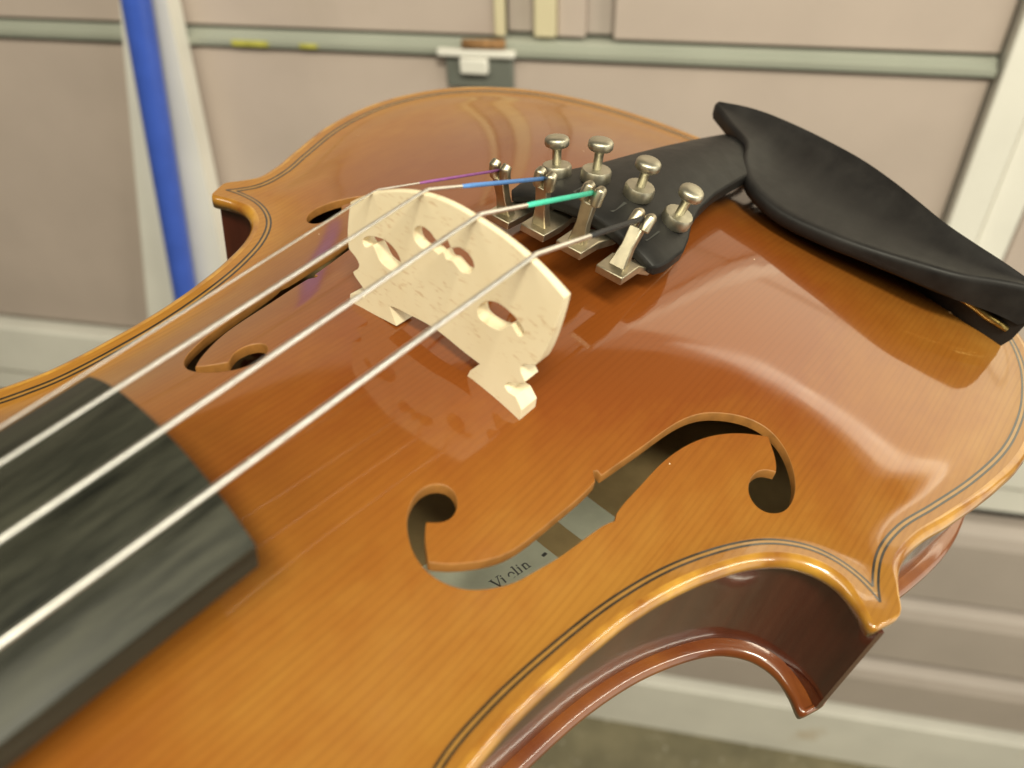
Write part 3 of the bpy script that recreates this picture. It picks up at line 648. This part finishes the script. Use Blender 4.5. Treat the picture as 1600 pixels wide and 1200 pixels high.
# ------------------------------------------------------------------ the garage: floor, door, broom
DY = 0.72
fl = mk('floor', [(-4, -3, 0), (4, -3, 0), (4, DY + .6, 0), (-4, DY + .6, 0)], [(0, 1, 2, 3)], CONC, scale=1.0); tag(fl, 'stained concrete garage floor', 'floor', kind='structure')
door = empty('garage_door', (0, DY, 0)); tag(door, 'beige sectional garage door with white rails and grey hinge', 'garage door')
def db(name, lo, hi, mat, parent=door, bevel=0.0015): return MB().box(lo, hi).build(name, mat, parent, scale=1.0, smooth=True, sharp=30, bevel=bevel)
X0, X1 = -1.25, 1.25
db('backing', (X0, .03, .0), (X1, .05, 1.9), GAP)
# upper sections
db('panel', (X0, 0, 1.141), (-.158, .028, 1.5), DOOR); db('trim', (-.163, -.004, 1.1415), (-.1535, .004, 1.499), CREAM)
db('stile', (-.1285, -.002, 1.1412), (-.109, .03, 1.5), CREAM); db('stile', (-.1085, .002, 1.141), (-.084, .03, 1.5), DOOR)
db('panel', (-.06, 0, 1.141), (.2465, .028, 1.5), DOOR); db('panel', (.3135, 0, 1.141), (X1, .028, 1.5), DOOR)
db('recess', (-.154, .012, 1.141), (-.128, .0295, 1.5), SLAT); db('recess', (-.0845, .012, 1.141), (-.0605, .0295, 1.5), SLAT)
db('panel', (X0, 0, 1.52), (.2465, .028, 1.9), DOOR); db('panel', (.3135, 0, 1.52), (X1, .028, 1.9), DOOR)
db('rail', (X0, -.004, 1.502), (.2465, .028, 1.518), ALU)
def rail(z0, z1, x0, x1):
    pr = [(-.001, z0), (-.007, z0 + .002), (-.008, z0 + (z1 - z0) * .55), (-.003, z0 + (z1 - z0) * .62), (-.003, z1 - .003), (.004, z1), (.028, z1), (.028, z0)]
    MB().loft([[(x, y, z) for y, z in pr] for x in (x0, x1)]).build('rail', ALU, door, scale=1.0, smooth=False)
rail(1.1235, 1.1375, X0, .2465); rail(1.1235, 1.1375, .3135, X1)
# middle section
db('panel', (X0, 0, .765), (.2465, .028, 1.121), DOOR); db('panel', (.3135, 0, .765), (X1, .028, 1.121), DOOR)
db('stile', (.2505, -.010, .762), (.2795, .028, 1.9), WHITE); db('stile', (.2825, -.003, .762), (.3105, .028, 1.9), WHITE)
db('bottom_rail', (X0, -.012, .674), (X1, .03, .752), WHITE, bevel=.003); db('lip', (X0, -.004, .628), (X1, .03, .6735), WHITE)
# ribbed lower section: each slat has a sloping upper lip
def slat(z0, z1, lip=.024):
    pr = [(.004, z0), (-.006, z0 + .006), (-.008, z1 - lip), (-.002, z1 - lip * .35), (.012, z1), (.028, z1), (.028, z0)]
    MB().loft([[(x, y, z) for y, z in pr] for x in (X0, X1)]).build('slat', SLAT, door, scale=1.0, smooth=False)
for z0, z1 in ((.445, .588), (.297, .426), (.158, .268)): slat(z0, z1)
db('bottom_rail', (X0, -.014, .0), (X1, .03, .138), WHITE)
hg = db('hinge', (-.207, -.010, 1.098), (-.146, -.001, 1.126), HINGE)
db('bracket', (-.213, -.016, 1.1265), (-.143, -.0085, 1.1325), WHITE, hg); db('tab', (-.192, -.019, 1.113), (-.167, -.0105, 1.1262), WHITE, hg)
MB().tube([(-.190, -.012, 1.137), (-.152, -.012, 1.138)], .004, 10).build('pin', RUST, hg, scale=1.0)

db('paint_mark', (-.412, -.0086, 1.1262), (-.376, -.0078, 1.1312), YELLOW, bevel=None); db('paint_mark', (-.345, -.0086, 1.1265), (-.328, -.0078, 1.1300), YELLOW, bevel=None)
# white board and blue broom leaning on the door
bd = MB(); y0 = DY - .045
pr = [(-.444, 1.30), (-.466, 1.30), (-.649, .60), (-.80, .0), (-.537, .0), (-.494, .60)]
pz = {1.30: DY - .015, .60: DY - .025, .0: DY - .035}
v = [(x, pz[z] - .012, z) for x, z in pr] + [(x, pz[z] + .010, z) for x, z in pr]
bd.add(v, [(0, 5, 4, 3, 2, 1), (6, 7, 8, 9, 10, 11)] + [(k, (k + 1) % 6, (k + 1) % 6 + 6, k + 6) for k in range(6)])
bo = bd.build('white_board', WHITE, scale=1.0, smooth=False); tag(bo, 'white painted board leaning on the garage door behind the blue handle', 'board')
br = empty('broom', (-.645, DY - .06, 0)); tag(br, 'broom with bright blue round handle leaning against the garage door', 'broom')
def rel(p): return (p[0] + .645, p[1] - DY + .06, p[2])
MB().tube([rel((-.645, DY - .062, .08)), rel((-.517, DY - .050, .881)), rel((-.470, DY - .048, 1.175)), rel((-.426, DY - .044, 1.45))], .0128, 20).build('handle', BLUE, br, scale=1.0)
MB().box((-.15, -.03, .05), (.15, .03, .10)).build('head', BLUE, br, scale=1.0, bevel=.006)
MB().loft([[(-.14, -.025, .05), (.14, -.025, .05), (.14, .025, .05), (-.14, .025, .05)], [(-.16, -.035, 0), (.16, -.035, 0), (.16, .035, 0), (-.16, .035, 0)]]).build('bristles', BRIST, br, scale=1.0)
